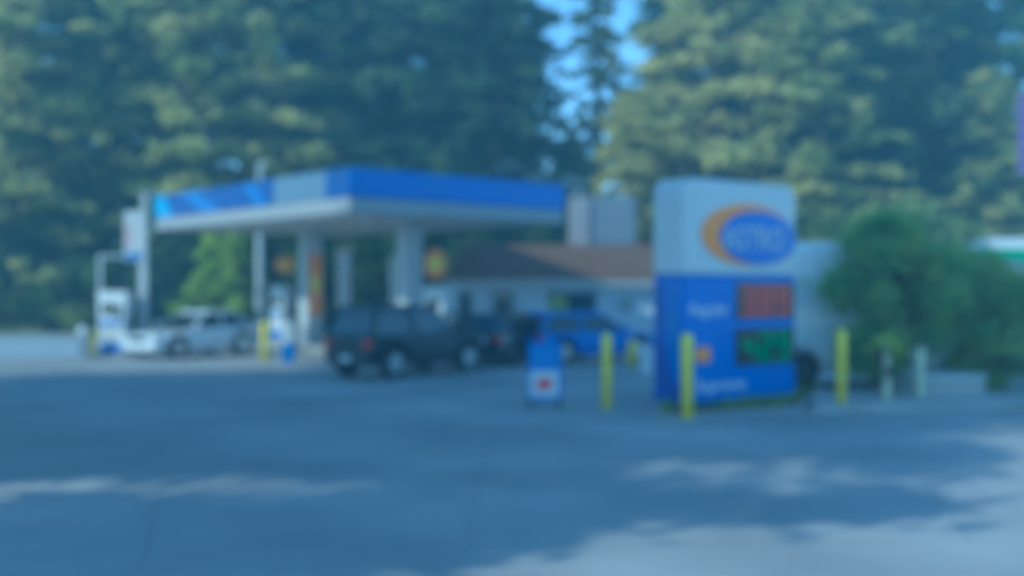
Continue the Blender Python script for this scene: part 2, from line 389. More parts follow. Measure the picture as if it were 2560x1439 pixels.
# ---------------------------------------------------------------- bollards
def bollard(px, py, h, rad, label, m='yellow', group='yellow bollards'):
    p = G(px, py)
    t = thing('bollard', label, 'bollard', p, 0, group)
    n = 20; secs = []
    for z, rr in ((0, rad), (h-rad*.8, rad), (h-rad*.35, rad*.86), (h-.02*rad, rad*.45), (h, rad*.05)):
        secs.append([(rr*math.cos(2*math.pi*i/n), rr*math.sin(2*math.pi*i/n), z) for i in range(n)])
    MB().loft(secs).build('post', M[m], t, smooth=True)
    s2 = [[((rad*1.5)*k*math.cos(2*math.pi*i/n), (rad*1.5)*k*math.sin(2*math.pi*i/n), z) for i in range(n)] for z, k in ((0, 1), (.03, .98))]
    MB().loft(s2).build('collar', M['kerb'], t)
    return t
bollard(1517, 1025, 1.32, .085, 'yellow bollard between the sandwich board and the price sign')
bollard(1718, 1050, 1.38, .095, 'yellow bollard close in front of the price sign')
bollard(2103, 1020, 1.38, .09, 'yellow bollard right of the price sign, before the leafy bush')
bollard(1580, 918, .74, .11, 'short yellow bollard far off by the blue car')
bollard(232, 892, .85, .09, 'short yellow bollard left of the outer pump')
bollard(207, 893, .95, .13, 'thick white bollard left of the outer pump', 'white', 'white bollards')
bollard(662, 905, 1.15, .10, 'yellow bollard behind the tail of the white car')
wb = thing('waste_bin', 'white waste bin standing left of the price sign', 'bin', G(1616, 932))
n = 20
MB().loft([[(rr*math.cos(2*math.pi*i/n), rr*math.sin(2*math.pi*i/n), z) for i in range(n)] for z, rr in ((0,.14),(.55,.17))]).build('bin_body', M['white'], wb, smooth=False)
MB().loft([[(rr*math.cos(2*math.pi*i/n), rr*math.sin(2*math.pi*i/n), z) for i in range(n)] for z, rr in ((.55,.185),(.62,.17),(.72,.06))]).build('lid', M['white_panel'], wb)
wb2 = thing('squeegee_bucket', 'light blue washer bucket stand beside the white car', 'bucket stand', G(722, 905))
MB().box(-.17, .17, -.15, .15, 0, .55).build('bucket', M['sky_blue'], wb2, bevel=.03)
MB().box(-.15, .15, -.13, .13, .55, 1.15).build('towel_holder', M['white_panel'], wb2, bevel=.02)
MB().tube([(.08,0,.5),(.14,.02,1.3)], .012).build('squeegee', M['dark'], wb2)

# ---------------------------------------------------------------- sandwich board
sb = thing('sandwich_board', 'blue and white sandwich board with a red mark before the blue car', 'sandwich board', G(1363, 1018), R(-6))
for sgn in (-1, 1):
    f = lambda z: sgn*(.04 + (1.12 - z)*.16) * -1
    def board(name, z0, z1, m, off, x=.29):
        mb = MB(); e = .012
        a, b = f(z0), f(z1); o = -sgn*off
        mb.loft([[(-x, a+o-e, z0), (x, a+o-e, z0), (x, a+o+e, z0), (-x, a+o+e, z0)], [(-x, b+o-e, z1), (x, b+o-e, z1), (x, b+o+e, z1), (-x, b+o+e, z1)]])
        return mb.build(name, m, sb, bevel=.004)
    board('panel', .16, 1.15, M['blue'], 0)
    board('upper_poster', .66, 1.10, M['sky_blue'], .026*-sgn*-sgn, .25)
    board('lower_poster', .22, .655, M['white_panel'], .026, .25)
    board('printed_mark', .34, .52, M['red'], .042, .13)
    mb = MB()
    for x in (-.25, .25): mb.tube([(x, f(0), 0), (x, f(.2), .2)], .018)
    mb.build('leg', M['dark'], sb)

# ---------------------------------------------------------------- vehicles
def make_car(name, label, cat, m, L=4.6, W=1.8, H=1.45, wb_=2.7, zs=.92, rw=.33, van=False, clearance=.2, suv=False, rim='rim'):
    """x forward, origin under the middle"""
    t = thing(name, label, cat)
    xf, xr = wb_/2 + (.02 if not van else .1), -wb_/2
    hw = W/2
    # lower body with raised wheel arches
    xs = sorted(set([-L/2, -L/2+.05, -L/2+.2, L/2-.45, L/2-.18, L/2-.05, L/2] + [xc + (rw+.07)*math.cos(R(a)) for xc in (xf, xr) for a in range(0, 181, 15)] + [0, -.5, .5]))
    secs = []
    for x in xs:
        e = abs(x)/(L/2); w = hw*(1 - .16*max(0, (e-.72)/.28)**2)
        zb = clearance + (.12 if e > .97 else 0)
        for xc in (xf, xr):
            d = abs(x-xc)
            if d < rw+.072: zb = max(zb, rw + math.sqrt(max(0, (rw+.07)**2 - d*d)))
        if x > xf - .45 and not van: top = zs - .02 - .16*((x-(xf-.45))/(L/2-xf+.45))**1.6 - (.07 if suv is False else .0)
        else: top = zs
        if x < -L/2+.1: top -= .06
        if x > L/2-.06: top -= .12
        if zb > top - .1: zb = top - .1
        mid = max(zb+.02, (zb*.35+top*.65))
        secs.append([(x, -w*.93, zb), (x, -w, zb + (mid-zb)*.4), (x, -w*1.0, mid), (x, -w*.94, top-.03), (x, -w*.84, top), (x, w*.84, top), (x, w*.94, top-.03), (x, w*1.0, mid), (x, w, zb + (mid-zb)*.4), (x, w*.93, zb)])
    b = MB(); b.loft(secs)
    # greenhouse
    if van: fb, ft, rt, rb = L/2-.85, L/2-1.45, -L/2+.06, -L/2+.0
    elif suv: fb, ft, rt, rb = xf-.42, xf-1.12, -L/2+.32, -L/2+.06
    else: fb, ft, rt, rb = xf-.42, xf-1.22, xr+.15, xr-.50
    wt, wbm = (hw*.78, hw*.90) if not van else (hw*.92, hw*.96)
    zr = H - .10; zb = zs - .03
    roof = [[(rt-.04, -wt, zr), (ft+.04, -wt, zr), (ft+.04, wt, zr), (rt-.04, wt, zr)], [(rt+.08, -wt*.88, H), (ft-.12, -wt*.88, H), (ft-.12, wt*.88, H), (rt+.08, wt*.88, H)]]
    b.loft(roof)
    def pillar(p, q, s=.045):
        p, q = Vector(p), Vector(q)
        b.loft([[p+Vector(d) for d in ((-s,-s*.5,0),(s,-s*.5,0),(s,s*.5,0),(-s,s*.5,0))], [q+Vector(d) for d in ((-s,-s*.5,0),(s,-s*.5,0),(s,s*.5,0),(-s,s*.5,0))]])
    mids = ((fb+rb)/2 + .0, (ft+rt)/2 + .05)
    for s in (-1, 1):
        if van:
            b.loft([[(rb, s*wbm, zb), (ft-.7, s*wbm, zb), (ft-.7, s*(wbm-.05), zb), (rb, s*(wbm-.05), zb)], [(rt, s*wt, zr), (ft-.7, s*wt, zr), (ft-.7, s*(wt-.05), zr), (rt, s*(wt-.05), zr)]])
            pillar((fb, s*wbm*.98, zb), (ft, s*wt*.98, zr))
        else:
            pillar((fb, s*wbm*.98, zb), (ft, s*wt*.98, zr)); pillar((rb, s*wbm*.98, zb), (rt, s*wt*.98, zr), .07)
            pillar((mids[0], s*wbm, zb), (mids[1], s*wt, zr))
    if van: b.loft([[(rb, -wbm, zb), (rb+.05, -wbm, zb), (rb+.05, wbm, zb), (rb, wbm, zb)], [(rt, -wt, zr), (rt+.05, -wt, zr), (rt+.05, wt, zr), (rt, wt, zr)]])
    b.build('body', m, t, bevel=.02)
    def pane(nm, q, dx, dy):
        mb = MB(); mb.loft([[Vector(p) for p in q], [Vector(p)+Vector((dx, dy, 0)) for p in q]]); mb.build(nm, M['glass'], t)
    pane('windshield', [(fb-.01, -wbm*.93, zb), (fb-.01, wbm*.93, zb), (ft-.01, wt*.93, zr), (ft-.01, -wt*.93, zr)], -.012, 0)
    if not van: pane('rear_window', [(rb+.01, -wbm*.9, zb), (rb+.01, wbm*.9, zb), (rt+.01, wt*.9, zr), (rt+.01, -wt*.9, zr)], .012, 0)
    for s in (-1, 1):
        y = s*.015
        if van:
            pane('side_window', [(fb-.14, s*wbm*.985, zb+.02), (ft-.66, s*wbm*.985, zb+.02), (ft-.66, s*wt*.985, zr-.05), (ft-.08, s*wt*.985, zr-.05)], 0, -y)
        else:
            pane('side_window', [(fb-.05, s*wbm*.975, zb), (mids[0]+.045, s*wbm*.975, zb), (mids[1]+.045, s*wt*.975, zr), (ft-.05, s*wt*.975, zr)], 0, -y)
            pane('side_window', [(mids[0]-.045, s*wbm*.975, zb), (rb+.07, s*wbm*.975, zb), (rt+.07, s*wt*.975, zr), (mids[1]-.045, s*wt*.975, zr)], 0, -y)
        MB().box(fb-.28, fb-.14, *sorted((s*(hw+.02), s*(hw+.17))), zs+.0, zs+.14).build('side_mirror', m, t, bevel=.03)
        MB().box(L/2-.16, L/2+.005, *sorted((s*hw*.52, s*hw*.86)), zs*.66, zs*.66+.13).build('headlight', M['lampglass'], t, bevel=.02)
        MB().box(-L/2-.008, -L/2+.12, *sorted((s*hw*.58, s*hw*.88)), zs*.72, zs*.72+.17).build('tail_light', M['redlamp'], t, bevel=.02)
        MB().box(mids[0]+.12, mids[0]+.26, *sorted((s*(hw-.005), s*(hw+.02))), zs-.16, zs-.13).build('door_handle', M['rim'] if van else m, t, bevel=.005)
    MB().box(L/2-.08, L/2+.012, -hw*.45, hw*.45, zs*.52, zs*.70).build('grille', M['dark'], t, bevel=.01)
    MB().box(L/2-.10, L/2+.03, -hw*.82, hw*.82, clearance+.06, clearance+.22).build('bumper', m if not suv else M['dark'], t, bevel=.03)
    MB().box(-L/2-.03, -L/2+.10, -hw*.82, hw*.82, clearance+.08, clearance+.26).build('bumper', m if not suv else M['dark'], t, bevel=.03)
    MB().box(-L/2-.036, -L/2-.03, -.16, .16, clearance+.12, clearance+.24).build('licence_plate', M['white'], t)
    MB().box(-L/2+.3, L/2-.3, -hw*.7, hw*.7, clearance+.02, clearance+.12).build('underbody', M['dark'], t)
    for xc in (xf, xr):
        for s in (-1, 1):
            n = 28; y1, y2 = s*(hw-.24), s*(hw-.02)
            w = [[(xc + rr*math.cos(2*math.pi*i/n), y, rw + rr*math.sin(2*math.pi*i/n)) for i in range(n)] for y, rr in ((y1, rw*.93), (y1+s*.03, rw), (y2-s*.03, rw), (y2, rw*.93))]
            ty = MB().loft(w).build('wheel', M['rubber'], t)
            w = [[(xc + rr*math.cos(2*math.pi*i/n), y, rw + rr*math.sin(2*math.pi*i/n)) for i in range(n)] for y, rr in ((y2-s*.01, rw*.66), (y2+s*.006, rw*.62), (y2+s*.012, rw*.12))]
            MB().loft(w).build('rim', M[rim], ty)
    return t
def put(o, px, py, head):       # heading in degrees, 0 = +x
    p = G(px, py); o.location = p; o.rotation_euler.z = R(head); return o
pw = mat('car_white', (.72,.74,.77), .25, coat=.8); pd = mat('car_dark_blue', (.008,.014,.022), .4, coat=.15, spec=.3)
pb = mat('car_blue', (.01,.13,.55), .25, coat=.8); pk = mat('car_black', (.012,.014,.018), .22, coat=.8)
# white car, nose towards the viewer and to the left
put(make_car('white_car', 'white saloon car by the outer pump, nose to the left', 'car', pw, H=1.40, L=4.15, wb_=2.5, W=1.74), 484, 888, -124)
put(make_car('dark_suv', 'dark suv seen from behind beside the near pump', 'car', pd, wb_=2.6, L=4.1, W=1.74, H=1.70, zs=1.05, rw=.37, clearance=.3, suv=True, rim='grey'), 1020, 935, 52)
put(make_car('black_car', 'black saloon car between the suv and the blue car', 'car', pk, L=4.3, H=1.4, rim='dark'), 1255, 906, 70)
put(make_car('blue_car', 'bright blue hatchback parked before the shop wall', 'car', pb, L=4.0, W=1.72, H=1.44, wb_=2.5, suv=True, zs=.9), 1468, 903, 28)
put(make_car('white_van', 'tall white cargo van parked behind the price sign and bush', 'van', mat('van_white', (.86,.88,.90), .3, coat=.5), L=5.4, W=2.0, H=3.05, wb_=3.3, zs=1.25, rw=.37, van=True, clearance=.32, rim='dark'), 2165, 962, 0)

# ---------------------------------------------------------------- shop
D0 = 40.0
def sx(px): return K(px)*D0
x0, x1 = sx(1140), sx(1690)
sh = thing('station_shop', 'low pale shop with a brown shingled roof behind the pumps', 'shop', (x0, D0, 0))
W_ = x1 - x0; ez = Z(738, D0) ; 
wall = MB(); wall.box(0, W_, .3, 8, 0, 2.25); wall.build('wall', M['wall'], sh)
MB().box(-.35, W_+.35, -.35, 8.3, 2.20, 2.38).build('eave_board', M['cream'], sh, bevel=.01)
z1r = Z(612, D0+.8)
rf = MB(); rf.loft([[(-.40, -.42, 2.382), (W_+.40, -.42, 2.382), (W_+.40, 8.4, 2.382), (-.40, 8.4, 2.382)], [(.25, .5, z1r), (W_-.3, .5, z1r), (W_-.3, 7.5, z1r), (.25, 7.5, z1r)]])
roof = rf.build('roof', M['shingle'], sh)
mb = MB()
for k in range(1, 6):
    f_ = k/6; mb.box(-.40+.65*f_-.012, W_+.40-.7*f_+.012, -.42+.92*f_-.02, -.42+.92*f_+.0, 2.382+(z1r-2.382)*f_-.012, 2.382+(z1r-2.382)*f_+.0)
mb.build('shingle_courses', M['shingle'], roof)
ut = thing('roof_equipment', 'grey box structure standing above the shop roof', 'roof unit', (sx(1440), 43.2, 0)) 
zt, zb_ = Z(490, 43.2), Z(612, 41)
MB().box(.0, .72, 0, 2.2, z1r, zt-.02).build('pale_panel', mat('dull_panel', (.30,.29,.30), .7, var=.1), ut, bevel=.02)
MB().box(.73, 2.55, .1, 2.6, z1r, zt).build('housing', M['grey_wall'], ut, bevel=.03)
mb = MB()
for k in range(8): mb.box(.9, 2.4, .08, .098, z1r+.35+k*.2, z1r+.42+k*.2)
mb.build('louvres', M['grey'], ut)
def window(pa, pb_, za, zb2, nm='window'):
    f = MB(); a, b = sx(pa)-x0, sx(pb_)-x0
    f.box(a, b, .24, .298, za, za+.06); f.box(a, b, .24, .298, zb2-.06, zb2); f.box(a, a+.06, .24, .298, za+.06, zb2-.06); f.box(b-.06, b, .24, .298, za+.06, zb2-.06)
    w = f.build(nm, M['grey'], sh); MB().box(a+.06, b-.06, .26, .29, za+.06, zb2-.06).build('pane', M['glass'], w); return w
window(1146, 1178, .9, 1.95); window(1232, 1284, .05, 2.0, 'door'); window(1366, 1494, .85, 1.98)
MB().box(sx(1372)-x0, sx(1420)-x0, .232, .238, 1.0, 1.8).build('window_poster', M['leaf_bright'], sh)
mb = MB(); mb.prism(oval_pts(sx(1566)-x0, Z(762, D0), .28, .28), .22, .298); mb.build('round_vent', M['grey'], sh)
mb = MB()
for k in range(3): a = sx((1195, 1308, 1345)[k])-x0; mb.box(a, a+.14, .22, .298, 0, 2.2)
mb.build('wall_trim', M['white'], sh)

ice = thing('ice_chest', 'pale ice chest standing against the shop front left of the windows', 'ice chest', (sx(1330)-.3, 39.5, 0))
MB().box(0, .9, -.35, .35, .08, 1.5).build('chest', M['white_panel'], ice, bevel=.03)
MB().box(.05, .85, -.37, -.351, .2, 1.3).build('door', M['sky_blue'], ice, bevel=.01)
MB().box(.05, .85, -.3, .3, 0, .08).build('foot', M['dark'], ice)

# posts behind the pumps
cab = thing('utility_post', 'square grey post standing behind the canopy between the columns', 'post', P(862, 44.5))
MB().box(-.27, .27, -.2, .2, 0, Z(628, 44.5)).build('post_body', M['grey_wall'], cab, bevel=.03)
MB().box(-.32, .32, -.25, .25, Z(628, 44.5), Z(628, 44.5)+.08).build('cap', M['grey'], cab, bevel=.02)
lp = thing('lamp_post', 'tall pale lamp post rising behind the middle of the canopy', 'lamp post', P(650, 45.5))
MB().tube([(0,0,0),(0,0,.5),(0,0,Z(415, 45.5))], [.24,.2,.09], 14).build('pole', M['column'], lp)
MB().box(-.10, .30, -.10, .10, Z(415, 45.5), Z(407, 45.5)).build('lamp_head', M['column'], lp, bevel=.03)
vp = thing('vent_stack', 'slim pale vent pipes on a bracket right of the near canopy column', 'vent pipes', P(990, 36.5))
for dx in (-.12, .12):
    MB().tube([(dx,0,0),(dx,0,Z(640, 36.5))], .07, 12).build('pipe', M['white'], vp)
MB().box(-.25, .25, -.09, .09, 1.6, 1.7).build('bracket', M['grey'], vp)

# low wall at left
lw = thing('low_wall', 'low pale concrete wall left of the outer pump', 'wall', P(-500, 33.3))
xa, xb = 0, K(196)*33.5 - K(-500)*33.5
MB().box(xa, xb, 0, .25, 0, Z(842, 33.5)).build('wall_body', mat('pale_blue_wall', (.34,.41,.50), .8, var=.1), lw, bevel=.02)
MB().box(xa, xb+.03, -.03, .28, Z(842, 33.5), Z(834, 33.5)).build('coping', M['conc'], lw, bevel=.01)

# green striped building at far right
gb = thing('green_trim_building', 'low pale building with a green band seen past the bushes', 'building', P(2330, 46))
MB().box(0, 14, 0, 6, 0, 3.3).build('wall', M['wall'], gb)
MB().box(-.3, 14.3, -.3, 6.3, 3.3, 3.72).build('green_fascia', M['green'], gb)
MB().box(-.32, 14.32, -.32, 6.32, 3.722, 4.15).build('roof_edge', M['white'], gb, bevel=.02)
for k in range(4):
    w = MB().box(1+k*3, 3+k*3, -.05, .0, .9, 2.4).build('window', M['grey'], gb); MB().box(1.08+k*3, 2.92+k*3, -.06, -.052, .98, 2.32).build('pane', M['glass'], w)

# lamp post with purple banner at right edge
lb = thing('banner_post', 'grey street post with a purple banner at the right edge', 'banner post', P(2600, 18.4))
MB().tube([(0,0,0),(0,0,7.5)], [.10,.07], 14).build('pole', M['grey'], lb, smooth=True)
MB().box(-.36, -.09, -.012, .012, Z(430, 18.4), Z(235, 18.4)).build('banner', M['purple'], lb)
mb = MB(); mb.box(-.38, 0, -.015, .015, Z(235, 18.4), Z(235, 18.4)+.03); mb.box(-.38, 0, -.015, .015, Z(430, 18.4)-.03, Z(430, 18.4)); mb.build('bracket', M['grey'], lb)

# planting bed with kerb around the sign, pavement strip at right
a, b, c, d = G(1490, 1052), G(2330, 1018), G(2330, 985), G(1560, 985)
def inset(pts, k):
    cx = sum(p.x for p in pts)/len(pts); cy = sum(p.y for p in pts)/len(pts)
    out = []
    for p in pts:
        v = Vector((p.x-cx, p.y-cy)); out.append((cx+v.x*(1-k/abs(v.length)), cy+v.y*(1-k/abs(v.length))))
    return out
bp = [G(1640, 1046), G(2010, 1024), G(2060, 975), G(1640, 975)]
sheet('kerb', M['kerb'], [(p.x, p.y) for p in bp], .05, .05)
sheet('planting_bed', M['earth'], inset(bp, .22), .056)
pv = [G(2035, 1030), G(2700, 1022), G(2700, 990), G(2035, 990)]
sheet('pavement', M['conc'], [(p.x, p.y) for p in pv], .10, .10)

# ---------------------------------------------------------------- vegetation
def leaves_mesh(name, centers, radii, per, size, m, seed, squash=.8, shell=.55):
    rng = np.random.default_rng(seed)
    C = np.repeat(np.array(centers, float), per, axis=0); Rr = np.repeat(np.array(radii, float), per)
    n = len(C)
    d = rng.normal(size=(n, 3)); d /= np.linalg.norm(d, axis=1)[:, None]
    rad = Rr * (shell + (1-shell) * rng.random(n)) * (1 + .25*rng.normal(size=n).clip(-1.5, 1.5))
    pos = C + d * rad[:, None] * np.array([1, 1, squash])
    nrm = d * .6 + rng.normal(size=(n, 3)) * .55 + np.array([0, 0, .35]); nrm /= np.linalg.norm(nrm, axis=1)[:, None]
    t = np.cross(nrm, rng.normal(size=(n, 3))); t /= np.linalg.norm(t, axis=1)[:, None]
    bt = np.cross(nrm, t)
    s = size * (.6 + .8*rng.random(n)); s = s[:, None]
    q = np.stack([pos - t*s*.5, pos + bt*s*.32 , pos + t*s*.55 - nrm*s*.1, pos - bt*s*.32], axis=1).reshape(-1, 3)
    me = bpy.data.meshes.new(name); me.vertices.add(4*n); me.vertices.foreach_set('co', q.ravel())
    me.loops.add(4*n); me.loops.foreach_set('vertex_index', np.arange(4*n))
    me.polygons.add(n); me.polygons.foreach_set('loop_start', np.arange(n)*4); me.polygons.foreach_set('loop_total', np.full(n, 4))
    me.update(); me.materials.append(m); return me

def broadleaf(seed, h, rad, base, nclump, per, size, m, bark='bark', cr=1.5):
    """unlinked proto: (trunk mesh, crown mesh)"""
    rnd = random.Random(seed); cs = []; rs = []
    while len(cs) < nclump:
        x, y, z = (rnd.uniform(-1, 1) for _ in range(3)); d = math.sqrt(x*x+y*y+z*z)
        if d > 1 or rnd.random() > .25 + .75*d: continue
        prof = 1 - .28*max(0, z)
        cz = base + (h-base)*(z+1)/2
        cs.append((x*rad*prof, y*rad*prof, cz)); rs.append(cr*rnd.uniform(.55, 1.15))
    crown = leaves_mesh('crown', cs, rs, per, size, m, seed)
    mb = MB(); pts = [(0,0,0)]; n = 6
    for k in range(1, n+1): pts.append((rnd.uniform(-.2,.2)*k*.4, rnd.uniform(-.2,.2)*k*.4, h*.82*k/n))
    r0 = .02*h + .06
    mb.tube(pts, [r0*1.25] + [r0*(1-k/(n+1)) for k in range(1, n+1)], 9)
    for c_ in rnd.sample(cs, min(16, len(cs))):
        k = max(1, min(n-1, int(n*(c_[2]*.7)/(h*.82)))); p = Vector(pts[k]); q = Vector(c_)
        mid = p.lerp(q, .5) + Vector((0, 0, .1*(q-p).length))
        mb.tube([p, mid, q], [r0*.38, r0*.22, .03], 6)
    tmp = mb.build('trunk', M[bark]); tm = tmp.data; bpy.data.objects.remove(tmp)
    return tm, crown
def conifer(seed, h, rad, base, m, size=.3, dens=1.0, levels=None):
    rnd = random.Random(seed); cs = []; rs = []; mb = MB()
    r0 = .014*h + .05
    mb.tube([(0,0,0),(0,0,h*.5),(0,0,h*.97)], [r0, r0*.6, .03], 9)
    z = base
    while z < h*.98:
        f = (h - z)/(h - base); rr = rad*(f**.8) + .12
        nb = 5 if f > .2 else 3; a0 = rnd.random()*6.28
        for i in range(nb):
            a = a0 + i*6.283/nb + rnd.uniform(-.35, .35); L = rr*rnd.uniform(.6, 1.12)
            for s in (.35, .6, .85, 1.0):
                if s*L < .25: continue
                cs.append((math.cos(a)*L*s, math.sin(a)*L*s, z - .22*L*s*s + rnd.uniform(-.1,.1))); rs.append(.22 + .28*rr*.35*(1.25-s) + .10)
            if f > .1: mb.tube([(0,0,z), (math.cos(a)*L*.9, math.sin(a)*L*.9, z-.2*L)], [r0*.2, .012], 5)
        z += max(.28, .5*f + .12) / dens
    cs.append((0,0,h)); rs.append(.2)
    per = 46
    crown = leaves_mesh('crown', cs, rs, per, size, m, seed, squash=.55, shell=.1)
    tmp = mb.build('trunk', M['bark']); tm = tmp.data; bpy.data.objects.remove(tmp)
    return tm, crown
def spray_tree(seed, h, rad, base, m, size=.28, step=1.0, fat=1.0, nb=6, per=60, droop=.28, top=.35):
    """irregular tree whose leaves hang in flattened sprays along separate limbs"""
    rnd = random.Random(seed); cs = []; rs = []; mb = MB()
    r0 = .016*h + .06; lean = (rnd.uniform(-.5,.5), rnd.uniform(-.5,.5))
    ax = lambda z: Vector((lean[0]*z/h + .25*math.sin(z*.5+seed), lean[1]*z/h + .25*math.cos(z*.43+seed), z))
    mb.tube([(0,0,0)] + [ax(h*k/6) for k in range(1,7)], [r0*1.3] + [r0*(1.02-k/6) + .01 for k in range(1,7)], 9)
    z = base
    while z < h:
        f = (z - base)/(h - base)
        prof = (min(1, .55 + f*2.2)) * (1 - f)**.38 if f < .999 else 0
        prof = max(prof, top*.5)
        a0 = rnd.random()*6.28
        for i in range(nb):
            if rnd.random() < .12: continue
            a = a0 + i*6.283/nb + rnd.uniform(-.45, .45); L = rad*prof*rnd.uniform(.55, 1.25); p0 = ax(z); up = rnd.uniform(-.1, .35)
            n = max(2, int(L/.75)); pts_ = []
            for k in range(n+1):
                q = k/n; p = p0 + Vector((math.cos(a)*L*q, math.sin(a)*L*q, L*(up*q - droop*q*q)))
                pts_.append(p)
                if q > .22:
                    for _ in range(2):
                        o = Vector((rnd.uniform(-.5,.5), rnd.uniform(-.5,.5), rnd.uniform(-.22,.16)))*fat
                        cs.append(tuple(p+o)); rs.append(fat*rnd.uniform(.32, .72))
            mb.tube(pts_, [r0*.28*(1-.85*k/n) + .01 for k in range(n+1)], 5)
        z += step*rnd.uniform(.75, 1.35)*(1.1 - .4*f)
    crown = leaves_mesh('crown', cs, rs, per, size, m, seed, squash=.5, shell=.15)
    tmp = mb.build('trunk', M['bark']); tm = tmp.data; bpy.data.objects.remove(tmp)
    return tm, crown
PROTO = {
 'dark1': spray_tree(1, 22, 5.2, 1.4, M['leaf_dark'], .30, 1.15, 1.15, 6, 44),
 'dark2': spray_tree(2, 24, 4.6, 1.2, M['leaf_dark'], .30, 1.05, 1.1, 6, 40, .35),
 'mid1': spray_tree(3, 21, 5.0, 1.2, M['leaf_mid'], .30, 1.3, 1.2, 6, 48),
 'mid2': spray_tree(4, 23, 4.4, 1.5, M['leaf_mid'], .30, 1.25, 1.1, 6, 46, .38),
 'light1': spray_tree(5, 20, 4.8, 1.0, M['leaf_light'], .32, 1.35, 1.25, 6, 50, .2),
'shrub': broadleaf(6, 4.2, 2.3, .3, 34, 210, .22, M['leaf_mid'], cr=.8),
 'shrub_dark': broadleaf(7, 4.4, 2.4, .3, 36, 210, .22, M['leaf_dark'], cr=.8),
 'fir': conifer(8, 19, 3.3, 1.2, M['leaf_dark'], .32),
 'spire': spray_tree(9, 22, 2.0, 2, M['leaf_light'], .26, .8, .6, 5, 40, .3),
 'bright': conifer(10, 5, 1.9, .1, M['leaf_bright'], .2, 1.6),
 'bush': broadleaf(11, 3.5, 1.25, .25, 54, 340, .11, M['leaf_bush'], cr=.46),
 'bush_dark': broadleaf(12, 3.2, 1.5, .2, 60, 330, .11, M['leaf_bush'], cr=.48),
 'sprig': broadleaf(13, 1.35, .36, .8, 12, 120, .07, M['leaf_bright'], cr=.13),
 'overhead': broadleaf(14, 21, 5.2, 4.0, 44, 330, .40, M['leaf_mid'], cr=1.6),
}
def plant(name, kind, px, D, scale, label, cat='tree', group=None, rz=None, loc=None, sxy=1.0):
    p = loc if loc is not None else P(px, D)
    t = thing(name, label, cat, p, rz if rz is not None else (px*.7 + D) % 6.28, group)
    t.scale = (scale*sxy, scale*sxy, scale)
    tm, cm = PROTO[kind]
    for nm, me in (('trunk', tm), ('crown', cm)):
        link(bpy.data.objects.new(nm, me), t)
    return t
GR = 'trees of the wood behind the station'
